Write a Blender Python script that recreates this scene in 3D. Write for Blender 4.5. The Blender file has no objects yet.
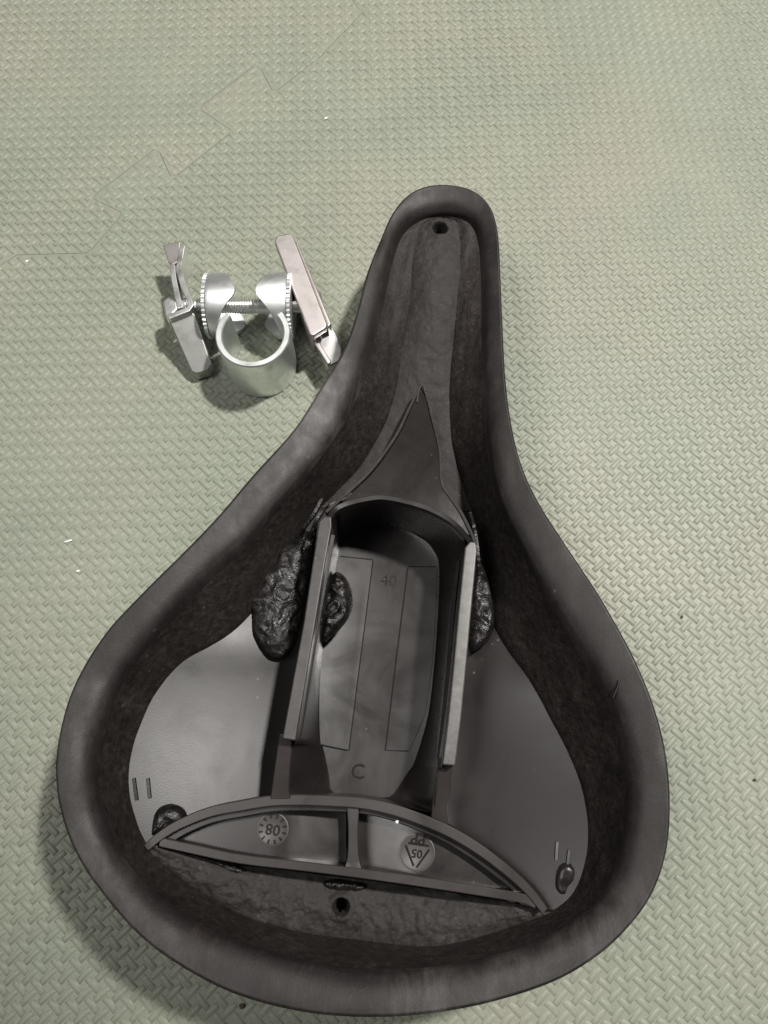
import bpy, bmesh, math, random
import numpy as np
from mathutils import Vector, noise
from mathutils.geometry import delaunay_2d_cdt

# ------------------------------------------------------------------ camera, world, lamp
scene = bpy.context.scene
COL = scene.collection
R = math.radians
TH = R(18.0)            # camera tilt from straight down
HC = 280.0              # camera height above the mat (mm)
FP = 769.0              # focal length in pixels (phone main lens)

cam_data = bpy.data.cameras.new('camera')
cam = bpy.data.objects.new('camera', cam_data)
COL.objects.link(cam)
cam.location = (0, -HC * math.tan(TH) * 0.001, HC * 0.001)
cam.rotation_euler = (TH, 0, 0)
cam_data.sensor_fit = 'VERTICAL'
cam_data.sensor_height = 24.0
cam_data.lens = 24.0 * FP / 1024.0
cam_data.clip_start = 0.005
cam_data.clip_end = 50
scene.camera = cam

world = bpy.data.worlds.new('World')
scene.world = world
world.use_nodes = True
bg = world.node_tree.nodes['Background']
bg.inputs[0].default_value = (1.0, 0.965, 0.93, 1)
bg.inputs[1].default_value = 0.085

key_data = bpy.data.lights.new('ceiling_downlight', 'SPOT')
key_data.shadow_soft_size = 0.055
key_data.energy = 152.0
key_data.spot_size = R(41)  # cone edge stands in for a shadow on the lower-left mat
key_data.spot_blend = 0.5
key_data.color = (1.0, 0.968, 0.925)
key = bpy.data.objects.new('ceiling_downlight', key_data)
COL.objects.link(key)
key.location = (0.60, 0.42, 1.5)
key.rotation_euler = (Vector((0.25, 0.25, 0)) - Vector(key.location)).to_track_quat('-Z', 'Y').to_euler()

fill_data = bpy.data.lights.new('fill_light', 'AREA')  # unseen fill lamp, added to soften shadows and lift highlights on the plastic
fill_data.shape = 'DISK'
fill_data.size = 0.6
fill_data.energy = 12.0
fill_data.color = (1.0, 0.97, 0.94)
fill_lamp = bpy.data.objects.new('fill_light', fill_data)
COL.objects.link(fill_lamp)
fill_lamp.location = (-0.75, 0.05, 1.7)
fill_lamp.rotation_euler = (Vector((0, 0, 0)) - Vector(fill_lamp.location)).to_track_quat('-Z', 'Y').to_euler()

vs = scene.view_settings
vs.view_transform = 'Standard'
vs.look = 'None'
vs.exposure = 0.0
vs.gamma = 1.0
vs.use_curve_mapping = False

# ------------------------------------------------------------------ helpers
CAM_Y = -HC * math.tan(TH)
ct, st = math.cos(TH), math.sin(TH)


def P(px, py, z):
    """the point (mm) at real height z that the photograph shows at px, py"""
    if callable(z):
        zz = 25.0
        for _ in range(12):
            v = P(px, py, zz)
            zz = z(v.x, v.y)
        return P(px, py, zz)
    dx = (px - 384.0) / FP
    dy = (512.0 - py) / FP
    d = Vector((dx, dy * ct + st, dy * st - ct))
    t = (z - HC) / d.z
    return Vector((d.x * t, CAM_Y + d.y * t, z))


def tag(o, label=None, cat=None, group=None, kind=None):
    if label: o['label'] = label
    if cat: o['category'] = cat
    if group: o['group'] = group
    if kind: o['kind'] = kind
    return o


def empty(name, loc_mm):
    o = bpy.data.objects.new(name, None)
    o.empty_display_size = 0.01
    o.location = Vector(loc_mm) * 0.001
    COL.objects.link(o)
    return o


def world_off(parent):
    off = Vector((0, 0, 0))
    while parent is not None:
        off += parent.location
        parent = parent.parent
    return off


def build(name, verts, faces, mat, parent=None, smooth=True, recalc=True, bevel=0, seg=2, sharp=35):
    """verts in mm, world coordinates -> one mesh object under parent"""
    off = world_off(parent)
    me = bpy.data.meshes.new(name)
    me.from_pydata([(v[0] * .001 - off.x, v[1] * .001 - off.y, v[2] * .001 - off.z) for v in verts], [], faces)
    if recalc:
        bm = bmesh.new(); bm.from_mesh(me)
        bmesh.ops.remove_doubles(bm, verts=bm.verts, dist=1e-6)
        bmesh.ops.recalc_face_normals(bm, faces=bm.faces)
        bm.to_mesh(me); bm.free()
    me.materials.append(mat)
    o = bpy.data.objects.new(name, me)
    COL.objects.link(o)
    o.parent = parent
    if smooth:
        me.polygons.foreach_set('use_smooth', [True] * len(me.polygons))
        if not bevel:
            try:
                me.set_sharp_from_angle(angle=R(sharp))
            except Exception:
                pass
    if bevel:
        b = o.modifiers.new('bevel', 'BEVEL')
        b.width = bevel * .001
        b.segments = seg
        b.limit_method = 'ANGLE'
        b.angle_limit = R(40)
        b.harden_normals = False
        me.polygons.foreach_set('use_smooth', [False] * len(me.polygons))
        w = o.modifiers.new('normals', 'WEIGHTED_NORMAL')
        w.keep_sharp = False
        me.polygons.foreach_set('use_smooth', [True] * len(me.polygons))
    return o


def inpoly(x, y, poly):
    c = False
    n = len(poly)
    j = n - 1
    for i in range(n):
        xi, yi = poly[i][0], poly[i][1]
        xj, yj = poly[j][0], poly[j][1]
        if (yi > y) != (yj > y) and x < (xj - xi) * (y - yi) / (yj - yi) + xi:
            c = not c
        j = i
    return c


def dist_poly(x, y, poly):
    best = 1e9
    n = len(poly)
    for i in range(n):
        ax, ay = poly[i - 1][0], poly[i - 1][1]
        bx, by = poly[i][0], poly[i][1]
        ex, ey = bx - ax, by - ay
        L = ex * ex + ey * ey
        t = 0 if L == 0 else max(0, min(1, ((x - ax) * ex + (y - ay) * ey) / L))
        d = math.hypot(x - ax - t * ex, y - ay - t * ey)
        if d < best: best = d
    return best


def cr(p0, p1, p2, p3, t):
    return 0.5 * ((2 * p1) + (p2 - p0) * t + (2 * p0 - 5 * p1 + 4 * p2 - p3) * t * t + (3 * p1 - p0 - 3 * p2 + p3) * t ** 3)


def smooth_closed(pts, k):
    n = len(pts)
    out = []
    for i in range(n):
        for j in range(k):
            out.append(cr(pts[i - 1], pts[i], pts[(i + 1) % n], pts[(i + 2) % n], j / k))
    return out


def smooth_open(pts, k):
    pts = [Vector(p) for p in pts]
    q = [pts[0] * 2 - pts[1]] + pts + [pts[-1] * 2 - pts[-2]]
    out = []
    for i in range(1, len(q) - 2):
        for j in range(k):
            out.append(cr(q[i - 1], q[i], q[i + 1], q[i + 2], j / k))
    out.append(pts[-1])
    return out


def fill(poly, step, zf):
    """triangulated interior of an outline (mm) with grid points at spacing step and height zf(x,y)"""
    xs = [p[0] for p in poly]; ys = [p[1] for p in poly]
    vs_ = [Vector((p[0], p[1])) for p in poly]
    n = len(vs_)
    if step:
        y = min(ys) + step * .5
        row = 0
        while y < max(ys):
            x = min(xs) + step * (.5 if row % 2 else 0.0)
            while x < max(xs):
                if inpoly(x, y, poly) and dist_poly(x, y, poly) > step * .45:
                    vs_.append(Vector((x, y)))
                x += step
            y += step * .87
            row += 1
    r = delaunay_2d_cdt(vs_, [], [list(range(n))], 1, 1e-6)
    return [(v.x, v.y, zf(v.x, v.y)) for v in r[0]], [list(f) for f in r[2]]


def slab(name, outline, depth, mat, parent, bevel=.5, seg=2, zbot=None):
    """solid with the given top outline (3D points, mm), straight sides going down"""
    n = len(outline)
    top = [tuple(p) for p in outline]
    bot = [(p[0], p[1], (zbot if zbot is not None else p[2] - depth)) for p in outline]
    faces = [list(range(n)), list(range(2 * n - 1, n - 1, -1))]
    for i in range(n):
        j = (i + 1) % n
        faces.append([i, i + n, j + n, j])
    return build(name, top + bot, faces, mat, parent, bevel=bevel, seg=seg)


def ribbon(pts, wid):
    """outline of a strip of half-widths wid along pts (3D, offset in xy)"""
    L, Rr = [], []
    n = len(pts)
    for i, p in enumerate(pts):
        a = pts[max(0, i - 1)]; b = pts[min(n - 1, i + 1)]
        t = Vector((b[0] - a[0], b[1] - a[1])).normalized()
        nrm = Vector((-t.y, t.x))
        w = wid[i] if isinstance(wid, (list, tuple)) else wid
        L.append(Vector((p[0] + nrm.x * w, p[1] + nrm.y * w, p[2])))
        Rr.append(Vector((p[0] - nrm.x * w, p[1] - nrm.y * w, p[2])))
    return L + Rr[::-1]


def sweep_strip(name, pts, hw, h, mat, parent, crown=.35):
    """raised rib with a rounded top following 3D points; hw half width, h depth below the top"""
    prof = [(-1.0, -h), (-1.0, -crown), (-.93, -crown * .35), (-.78, 0), (.78, 0), (.93, -crown * .35), (1.0, -crown), (1.0, -h)]
    verts, faces = [], []
    n = len(pts); m = len(prof)
    for i, p in enumerate(pts):
        a = pts[max(0, i - 1)]; b = pts[min(n - 1, i + 1)]
        t = Vector((b[0] - a[0], b[1] - a[1])).normalized()
        nrm = Vector((-t.y, t.x))
        w = hw[i] if isinstance(hw, (list, tuple)) else hw
        for u, dz in prof:
            verts.append((p[0] + nrm.x * w * u, p[1] + nrm.y * w * u, p[2] + dz))
    for i in range(n - 1):
        for j in range(m - 1):
            faces.append([i * m + j, i * m + j + 1, (i + 1) * m + j + 1, (i + 1) * m + j])
    faces.append(list(range(m)))
    faces.append([(n - 1) * m + j for j in range(m)][::-1])
    return build(name, verts, faces, mat, parent, sharp=18)


def fbm(x, y, z, s, oct_=3):
    return noise.fractal(Vector((x * s, y * s, z * s)), 0.6, 2.1, oct_)


# ------------------------------------------------------------------ materials
def new_mat(name):
    m = bpy.data.materials.new(name)
    m.use_nodes = True
    nt = m.node_tree
    b = nt.nodes['Principled BSDF']
    tc = nt.nodes.new('ShaderNodeTexCoord')
    return m, nt, b, tc.outputs['Object']


def N(nt, typ, **kw):
    n = nt.nodes.new(typ)
    for k, v in kw.items():
        setattr(n, k, v)
    return n


def tex_noise(nt, co, scale, detail=4, rough=.55, dist=0):
    n = N(nt, 'ShaderNodeTexNoise')
    n.inputs['Scale'].default_value = scale
    n.inputs['Detail'].default_value = detail
    n.inputs['Roughness'].default_value = rough
    n.inputs['Distortion'].default_value = dist
    nt.links.new(co, n.inputs['Vector'])
    return n.outputs['Fac']


def ramp(nt, fac, stops):
    r = N(nt, 'ShaderNodeValToRGB')
    els = r.color_ramp.elements
    while len(els) < len(stops): els.new(0.5)
    for e, (p, c) in zip(els, stops):
        e.position = p
        e.color = (c[0], c[1], c[2], 1) if isinstance(c, (tuple, list)) else (c, c, c, 1)
    nt.links.new(fac, r.inputs[0])
    return r.outputs[0]


def mix(nt, fac, a, b, mode='MIX'):
    m = N(nt, 'ShaderNodeMix', data_type='RGBA', blend_type=mode)
    for s, v in ((m.inputs[0], fac), (m.inputs[6], a), (m.inputs[7], b)):
        if isinstance(v, (int, float)): s.default_value = v
        elif isinstance(v, tuple): s.default_value = (v[0], v[1], v[2], 1)
        else: nt.links.new(v, s)
    return m.outputs[2]


def bump(nt, h, strength, dist_mm, prev=None):
    b = N(nt, 'ShaderNodeBump')
    b.inputs['Strength'].default_value = strength
    b.inputs['Distance'].default_value = dist_mm * .001
    nt.links.new(h, b.inputs['Height'])
    if prev is not None: nt.links.new(prev, b.inputs['Normal'])
    return b.outputs[0]


def mat_foam_mat():
    m, nt, b, co = new_mat('eva_foam_green')
    n1 = tex_noise(nt, co, 13, 3, .5)
    n2 = tex_noise(nt, co, 42, 4, .6)
    c = ramp(nt, n1, [(.34, (.228, .251, .196)), (.54, (.248, .261, .205)), (.72, (.268, .264, .214))])
    d = ramp(nt, n2, [(.3, .95), (.7, 1.04)])
    c = mix(nt, 1.0, c, d, 'MULTIPLY')
    n3 = tex_noise(nt, co, 900, 2, .6)
    c = mix(nt, 1.0, c, ramp(nt, n3, [(.25, .90), (.75, 1.08)]), 'MULTIPLY')
    nt.links.new(c, b.inputs['Base Color'])
    b.inputs['Roughness'].default_value = .50
    b.inputs['Specular IOR Level'].default_value = .42
    nt.links.new(bump(nt, n3, .25, .15), b.inputs['Normal'])
    return m


def mat_skin():
    m, nt, b, co = new_mat('moulded_foam_skin')
    n1 = tex_noise(nt, co, 28, 5, .62, .4)
    n2 = tex_noise(nt, co, 160, 6, .7, .3)
    n3 = tex_noise(nt, co, 1500, 3, .65)
    c = ramp(nt, n1, [(.30, (.0135, .0108, .0104)), (.55, (.0205, .0166, .0160)), (.75, (.032, .0262, .0253))])
    mp = N(nt, 'ShaderNodeMapping'); mp.inputs['Scale'].default_value = (1, .22, .6)
    mp.inputs['Rotation'].default_value = (0, 0, .35)
    nt.links.new(co, mp.inputs[0])
    n5 = tex_noise(nt, mp.outputs[0], 120, 6, .75, .6)
    c = mix(nt, .9, c, ramp(nt, n5, [(.35, .75), (.55, 1.0), (.70, 1.7)]), 'MULTIPLY')
    c = mix(nt, .85, c, ramp(nt, n2, [(.3, .68), (.62, 1.0), (.80, 1.6)]), 'MULTIPLY')
    c = mix(nt, .6, c, ramp(nt, n3, [(.3, .6), (.7, 1.45)]), 'MULTIPLY')
    v = N(nt, 'ShaderNodeTexVoronoi'); v.inputs['Scale'].default_value = 120
    v.inputs['Randomness'].default_value = 1
    nt.links.new(co, v.inputs['Vector'])
    sp = ramp(nt, v.outputs['Distance'], [(.05, 1.0), (.10, 0.0)])
    c = mix(nt, mix(nt, 1.0, sp, ramp(nt, n2, [(.56, 0.0), (.66, .5)]), 'MULTIPLY'), c, (.16, .14, .13))
    n6 = tex_noise(nt, co, 19, 3, .5, .8)
    scuff = mix(nt, 1.0, ramp(nt, n6, [(.50, 0.0), (.66, 1.0)]), ramp(nt, n5, [(.42, .1), (.62, .75)]), 'MULTIPLY')
    c = mix(nt, scuff, c, (.070, .063, .061))
    nt.links.new(c, b.inputs['Base Color'])
    nt.links.new(ramp(nt, n2, [(.3, .46), (.7, .62)]), b.inputs['Roughness'])
    b.inputs['Specular IOR Level'].default_value = .36
    nn = bump(nt, n3, .35, .12)
    nt.links.new(bump(nt, n2, .3, .35, nn), b.inputs['Normal'])
    return m


def mat_raw_foam(name, a, b_, c_, grit=1.0, speck=(.070, .056, .046), ro=0.0):
    m, nt, b, co = new_mat(name)
    n1 = tex_noise(nt, co, 70, 6, .7, .5)
    n2 = tex_noise(nt, co, 420, 5, .7)
    c = ramp(nt, n1, [(.32, a), (.55, b_), (.76, c_)])
    c = mix(nt, .8, c, ramp(nt, n2, [(.3, .40), (.52, 1.0), (.72, 2.2)]), 'MULTIPLY')
    v = N(nt, 'ShaderNodeTexVoronoi'); v.inputs['Scale'].default_value = 330
    nt.links.new(co, v.inputs['Vector'])
    sp = ramp(nt, v.outputs['Distance'], [(.10, 1.0), (.2, 0.0)])
    c = mix(nt, mix(nt, 1.0, sp, ramp(nt, n1, [(.46, 0.0), (.62, .8)]), 'MULTIPLY'), c, speck)
    nt.links.new(c, b.inputs['Base Color'])
    nt.links.new(ramp(nt, n2, [(.3, .42 + ro), (.7, .68 + ro)]), b.inputs['Roughness'])
    b.inputs['Specular IOR Level'].default_value = .42
    nn = bump(nt, n2, 1.0 * grit, .7)
    nt.links.new(bump(nt, n1, .6 * grit, 1.0, nn), b.inputs['Normal'])
    return m


def mat_plastic(name, col, rough, dusty=.5, spec=.5, var=0.0):
    m, nt, b, co = new_mat(name)
    n1 = tex_noise(nt, co, 45, 5, .62, .6)
    n2 = tex_noise(nt, co, 2600, 2, .5)
    n4 = tex_noise(nt, co, 380, 5, .75, .2)
    c = mix(nt, 1.0, col, ramp(nt, n1, [(.3, .75), (.7, 1.25)]), 'MULTIPLY')
    c = mix(nt, var, c, ramp(nt, n4, [(.35, .35), (.5, 1.0), (.66, 1.9)]), 'MULTIPLY')
    v = N(nt, 'ShaderNodeTexVoronoi'); v.inputs['Scale'].default_value = 150
    nt.links.new(co, v.inputs['Vector'])
    sp = ramp(nt, v.outputs['Distance'], [(.035, 1.0), (.07, 0.0)])
    c = mix(nt, mix(nt, 1.0, sp, dusty, 'MULTIPLY') if False else mix(nt, 1.0, sp, ramp(nt, n4, [(.45, 0.0), (.6, dusty)]), 'MULTIPLY'), c, (.22, .2, .18))
    nt.links.new(c, b.inputs['Base Color'])
    nt.links.new(ramp(nt, n1, [(.3, rough - .05), (.7, rough + .08)]), b.inputs['Roughness'])
    b.inputs['Specular IOR Level'].default_value = spec
    nn = bump(nt, n2, .16, .05)
    nt.links.new(bump(nt, n4, .035, .1, nn), b.inputs['Normal'])
    return m


def mat_melt():
    m, nt, b, co = new_mat('melted_plastic')
    n1 = tex_noise(nt, co, 330, 5, .6, 1.4)
    c = ramp(nt, n1, [(.35, (.006, .005, .005)), (.7, (.020, .017, .016))])
    nt.links.new(c, b.inputs['Base Color'])
    nt.links.new(ramp(nt, n1, [(.35, .18), (.65, .48)]), b.inputs['Roughness'])
    b.inputs['Specular IOR Level'].default_value = .6
    nt.links.new(bump(nt, n1, .8, .9), b.inputs['Normal'])
    return m


def mat_metal(name, col, rough, scr=.12):
    m, nt, b, co = new_mat(name)
    n1 = tex_noise(nt, co, 130, 5, .65, .3)
    mp = N(nt, 'ShaderNodeMapping'); mp.inputs['Scale'].default_value = (1, 1, 12)
    nt.links.new(co, mp.inputs[0])
    n2 = tex_noise(nt, mp.outputs[0], 500, 4, .6)
    c = mix(nt, 1.0, col, ramp(nt, n1, [(.3, .80), (.65, 1.08)]), 'MULTIPLY')
    nt.links.new(c, b.inputs['Base Color'])
    b.inputs['Metallic'].default_value = 1.0
    nt.links.new(ramp(nt, n1, [(.3, rough + scr), (.7, rough - scr * .5)]), b.inputs['Roughness'])
    nt.links.new(bump(nt, n2, .18, .08), b.inputs['Normal'])
    return m


def mat_plain(name, col, rough):
    m, nt, b, co = new_mat(name)
    n = tex_noise(nt, co, 600, 3)
    nt.links.new(mix(nt, 1.0, col, ramp(nt, n, [(.3, .8), (.7, 1.15)]), 'MULTIPLY'), b.inputs['Base Color'])
    b.inputs['Roughness'].default_value = rough
    return m


M_MAT = mat_foam_mat()
M_FLOOR = mat_plain('subfloor', (.10, .09, .07), .8)
M_SKIN = mat_skin()
M_WALL = mat_raw_foam('raw_foam_dark', (.010, .0074, .0064), (.019, .0144, .0128), (.034, .0265, .0235), .8, ro=.1)
M_CORE = mat_raw_foam('raw_foam_brown', (.013, .0108, .0100), (.024, .0200, .0185), (.042, .035, .032), .6, (.070, .058, .050), .15)
M_PLAST = mat_plastic('black_plastic', (.0122, .0099, .0095), .29, .7, .25)
M_SOCK = mat_plastic('black_plastic_satin', (.0150, .0122, .0117), .27, .35, .55)
M_RIB = mat_plastic('black_plastic_rib', (.030, .0250, .0238), .36, .3)
M_WORN_LIT = mat_plastic('scuffed_lit_plastic', (.044, .039, .0375), .40, .6, .5, .3)  # scuffed left wall, paled for the light its top catches
M_WHITEN_LIT = mat_plastic('stress_whitened_lit_plastic', (.088, .082, .079), .40, .9, .5, .4)  # stress whitening, with light on the right wall top put into the colour
M_MARK = mat_plastic('moulded_mark_plastic', (.062, .055, .052), .5, .2)
M_MELT = mat_melt()
M_ZINC = mat_metal('zinc_plate', (.88, .90, .90), .42)
M_STRAP = mat_metal('zinc_strap', (.84, .87, .86), .40)
M_STEEL = mat_metal('dull_steel', (.62, .575, .56), .44)
M_EDGE = mat_metal('bright_steel_edge', (.90, .90, .88), .34)
M_MAT_TINT = mat_metal('mat_tinted_steel', (.46, .47, .44), .40)  # darker, greenish steel: the mat's reflection is put into the colour
M_SHADE = mat_plain('painted_shade', (.004, .004, .004), .9)  # near-black paint for the shade in holes and grooves
M_LINT = mat_plain('white_lint', (.82, .82, .78), .7)
M_CRUMB = mat_plain('brown_crumb', (.06, .045, .03), .8)

# ------------------------------------------------------------------ ground: subfloor and interlocking foam tiles
X0, X1, Y0, Y1 = -430, 430, -360, 470
o = build('floor', [(-900, -900, -11), (900, -900, -11), (900, 900, -11), (-900, 900, -11)], [[0, 1, 2, 3]], M_FLOOR, smooth=False)
tag(o, kind='structure')

seam_px = [(455, -52), (425, -30), (392, -52), (352, -13), (346, -10), (358, 8), (364, 11), (320, 57), (278, 90), (272, 90), (261, 69), (255, 65),
           (203, 105), (201, 110), (231, 130), (229, 134), (177, 175), (170, 175), (160, 153), (155, 149), (96, 194), (94, 199), (121, 212), (120, 217), (92, 249), (86, 253),
           (17, 255), (-20, 278), (-70, 300), (-75, 310), (-55, 330), (-120, 372), (-150, 350)]
seam = [P(x, y, 0) for x, y in seam_px]
seam_d_px = [(690, -40), (722, 8), (728, 12), (770, 41), (805, 62), (812, 60), (820, 30), (900, 70), (890, 110), (990, 150)]
seam_d = [P(x, y, 0) for x, y in seam_d_px]


def offset_line(pts, d):
    out = []
    n = len(pts)
    for i, p in enumerate(pts):
        a = pts[max(0, i - 1)]; b = pts[min(n - 1, i + 1)]
        t = Vector((b.x - a.x, b.y - a.y)).normalized()
        out.append(Vector((p.x - t.y * d, p.y + t.x * d, 0)))
    return out


GAP = .09
sA = offset_line(seam, GAP); sB = offset_line(seam, -GAP)
dA = offset_line(seam_d, -GAP); dD = offset_line(seam_d, GAP)
first, last = seam[0], seam[-1]
poly_A = [Vector((first.x, Y1, 0))] + sA + [Vector((X0, last.y, 0)), Vector((X0, Y0, 0)), Vector((X1, Y0, 0)), Vector((X1, seam_d[-1].y, 0))] + dA[::-1] + [Vector((seam_d[0].x, Y1, 0))]
poly_B = [Vector((first.x - .4, Y1, 0))] + sB + [Vector((X0, last.y + .4, 0)), Vector((X0, Y1, 0))]
poly_D = [Vector((seam_d[0].x + .4, Y1, 0))] + dD + [Vector((X1, seam_d[-1].y + .4, 0)), Vector((X1, Y1, 0))]


def inpoly_np(x, y, poly):
    c = np.zeros(x.shape, bool)
    n = len(poly); j = n - 1
    for i in range(n):
        xi, yi, xj, yj = poly[i].x, poly[i].y, poly[j].x, poly[j].y
        if yi != yj:
            cond = ((yi > y) != (yj > y)) & (x < (xj - xi) * (y - yi) / (yj - yi) + xi)
            c ^= cond
        j = i
    return c


# plain weave relief: a square lattice turned by 45 degrees, bars alternating in direction
PER = 15.4 / (FP / (HC / (ct + (28 / FP) * st)))
CELL = PER / math.sqrt(2)
ROT = R(2.0)
BL, BW, BH = CELL * 1.36, CELL * .50, .54
rng = np.random.default_rng(4)
na = int(1250 / PER)
ii, jj = np.meshgrid(np.arange(-na // 2, na // 2), np.arange(-na // 2, na // 2))
cx = np.concatenate([(ii * PER).ravel(), ((ii + .5) * PER).ravel()])
cy = np.concatenate([(jj * PER).ravel(), ((jj + .5) * PER).ravel()])
ang = np.concatenate([np.full(ii.size, R(42)), np.full(ii.size, R(-45))])
wid = np.concatenate([np.full(ii.size, 1.0), np.full(ii.size, 1.08)])
c_, s_ = math.cos(ROT), math.sin(ROT)
ph = P(27.7, 511, .5)
wx = cx * c_ - cy * s_ + ph.x; wy = cx * s_ + cy * c_ + ph.y
ang = ang + ROT + rng.normal(0, .035, ang.size)
wx = wx + rng.normal(0, .06, wx.size); wy = wy + rng.normal(0, .06, wy.size)
keep = (wx > X0 + 4) & (wx < X1 - 4) & (wy > Y0 + 4) & (wy < Y1 - 4)
wx, wy, ang, wid = wx[keep], wy[keep], ang[keep], wid[keep]


def tile(name, poly, label):
    root_p = Vector((sum(p.x for p in poly) / len(poly), sum(p.y for p in poly) / len(poly), 0))
    t = empty(name, (root_p.x, root_p.y, -10))
    tag(t, label, 'foam mat', 'interlocking green foam floor tiles')
    n = len(poly)
    verts = [(p.x, p.y, 0) for p in poly] + [(p.x, p.y, -10) for p in poly]
    faces = [list(range(n)), list(range(2 * n - 1, n - 1, -1))] + [[i, i + n, (i + 1) % n + n, (i + 1) % n] for i in range(n)]
    me_o = build('foam_sheet', verts, faces, M_MAT, t, smooth=False)
    bm = bmesh.new(); bm.from_mesh(me_o.data)
    bmesh.ops.triangulate(bm, faces=[f for f in bm.faces if len(f.verts) > 4])
    bm.to_mesh(me_o.data); bm.free()
    # relief bars
    dx, dy = np.cos(ang), np.sin(ang)
    lo = np.full(wx.shape, -BL / 2); hi = np.full(wx.shape, BL / 2)
    ins = inpoly_np(wx, wy, poly)
    for frac in (1.0, .66, .33):
        h = BL / 2 * frac
        okp = np.ones(wx.shape, bool); okn = np.ones(wx.shape, bool)
        for sgn in (-1, 1):
            okp &= inpoly_np(wx + dx * h - dy * sgn * BW / 2, wy + dy * h + dx * sgn * BW / 2, poly)
            okn &= inpoly_np(wx - dx * h - dy * sgn * BW / 2, wy - dy * h + dx * sgn * BW / 2, poly)
        hi = np.where(okp, hi, np.minimum(hi, h - BL / 2 * .34))
        lo = np.where(okn, lo, np.maximum(lo, -h + BL / 2 * .34))
    m = ins & (hi - lo > BL * .3)
    x, y, ux, uy, l, h, w = wx[m], wy[m], dx[m], dy[m], lo[m], hi[m], wid[m]
    k = len(x)
    V = np.zeros((k, 12, 3))
    hz = BH * rng.uniform(.85, 1.1, k)
    for pp in ([(95, 196), (155, 150), (169, 176), (122, 213)], [(202, 108), (256, 66), (272, 91), (231, 130)]):
        hz = np.where(inpoly_np(x, y, [P(a_, b_, 0) for a_, b_ in pp]), hz * .72, hz)
    wear = np.array([noise.noise(Vector((a_ * .012, b_ * .012, 5.0))) for a_, b_ in zip(x, y)])
    hz = hz * np.clip(1.0 + .55 * wear, .5, 1.25)
    for lev, (inl, inw, zz) in enumerate(((0, 0, -.02), (.22, .20, .66), (.75, .46, 1.0))):
        for q, (sl, sw) in enumerate(((-1, -1), (1, -1), (1, 1), (-1, 1))):
            lon = np.where(sl < 0, l + inl * 1.0, h - inl * 1.0)
            lat = sw * (BW * w / 2) * (1 - inw * 1.3)
            V[:, lev * 4 + q, 0] = x + ux * lon - uy * lat
            V[:, lev * 4 + q, 1] = y + uy * lon + ux * lat
            V[:, lev * 4 + q, 2] = hz * zz if lev else zz
    fl = []
    for lev in (0, 1):
        for q in range(4):
            r = (q + 1) % 4
            fl.append([lev * 4 + q, lev * 4 + r, lev * 4 + 4 + r, lev * 4 + 4 + q])
    fl.append([8, 9, 10, 11])
    F = (np.array(fl)[None, :, :] + (np.arange(k) * 12)[:, None, None]).reshape(-1)
    V = V.reshape(-1, 3) * .001 - np.array(world_off(t))
    me = bpy.data.meshes.new('weave_relief')
    nf = k * 9
    me.vertices.add(k * 12); me.vertices.foreach_set('co', V.ravel())
    me.loops.add(nf * 4); me.loops.foreach_set('vertex_index', F.astype(np.int32))
    me.polygons.add(nf); me.polygons.foreach_set('loop_start', np.arange(0, nf * 4, 4, dtype=np.int32))
    me.polygons.foreach_set('use_smooth', np.ones(nf, bool))
    me.update(calc_edges=True); me.validate()
    me.materials.append(M_MAT)
    wv = bpy.data.objects.new('weave_relief', me)
    COL.objects.link(wv); wv.parent = t
    tag(wv, kind='stuff')
    return t


tile('foam_mat', poly_A, 'large green woven-pattern foam tile that the saddle lies on')
tile('foam_mat', poly_B, 'green woven-pattern foam tile with notched edge in the upper left corner')
tile('foam_mat', poly_D, 'green woven-pattern foam tile of which only the top right corner shows')

# ------------------------------------------------------------------ bicycle saddle, upside down
sad_base = P(365, 690, 0)
SAD = empty('bicycle_saddle', sad_base)
tag(SAD, 'black bicycle saddle lying upside down with its hollow underside showing', 'saddle')

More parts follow.
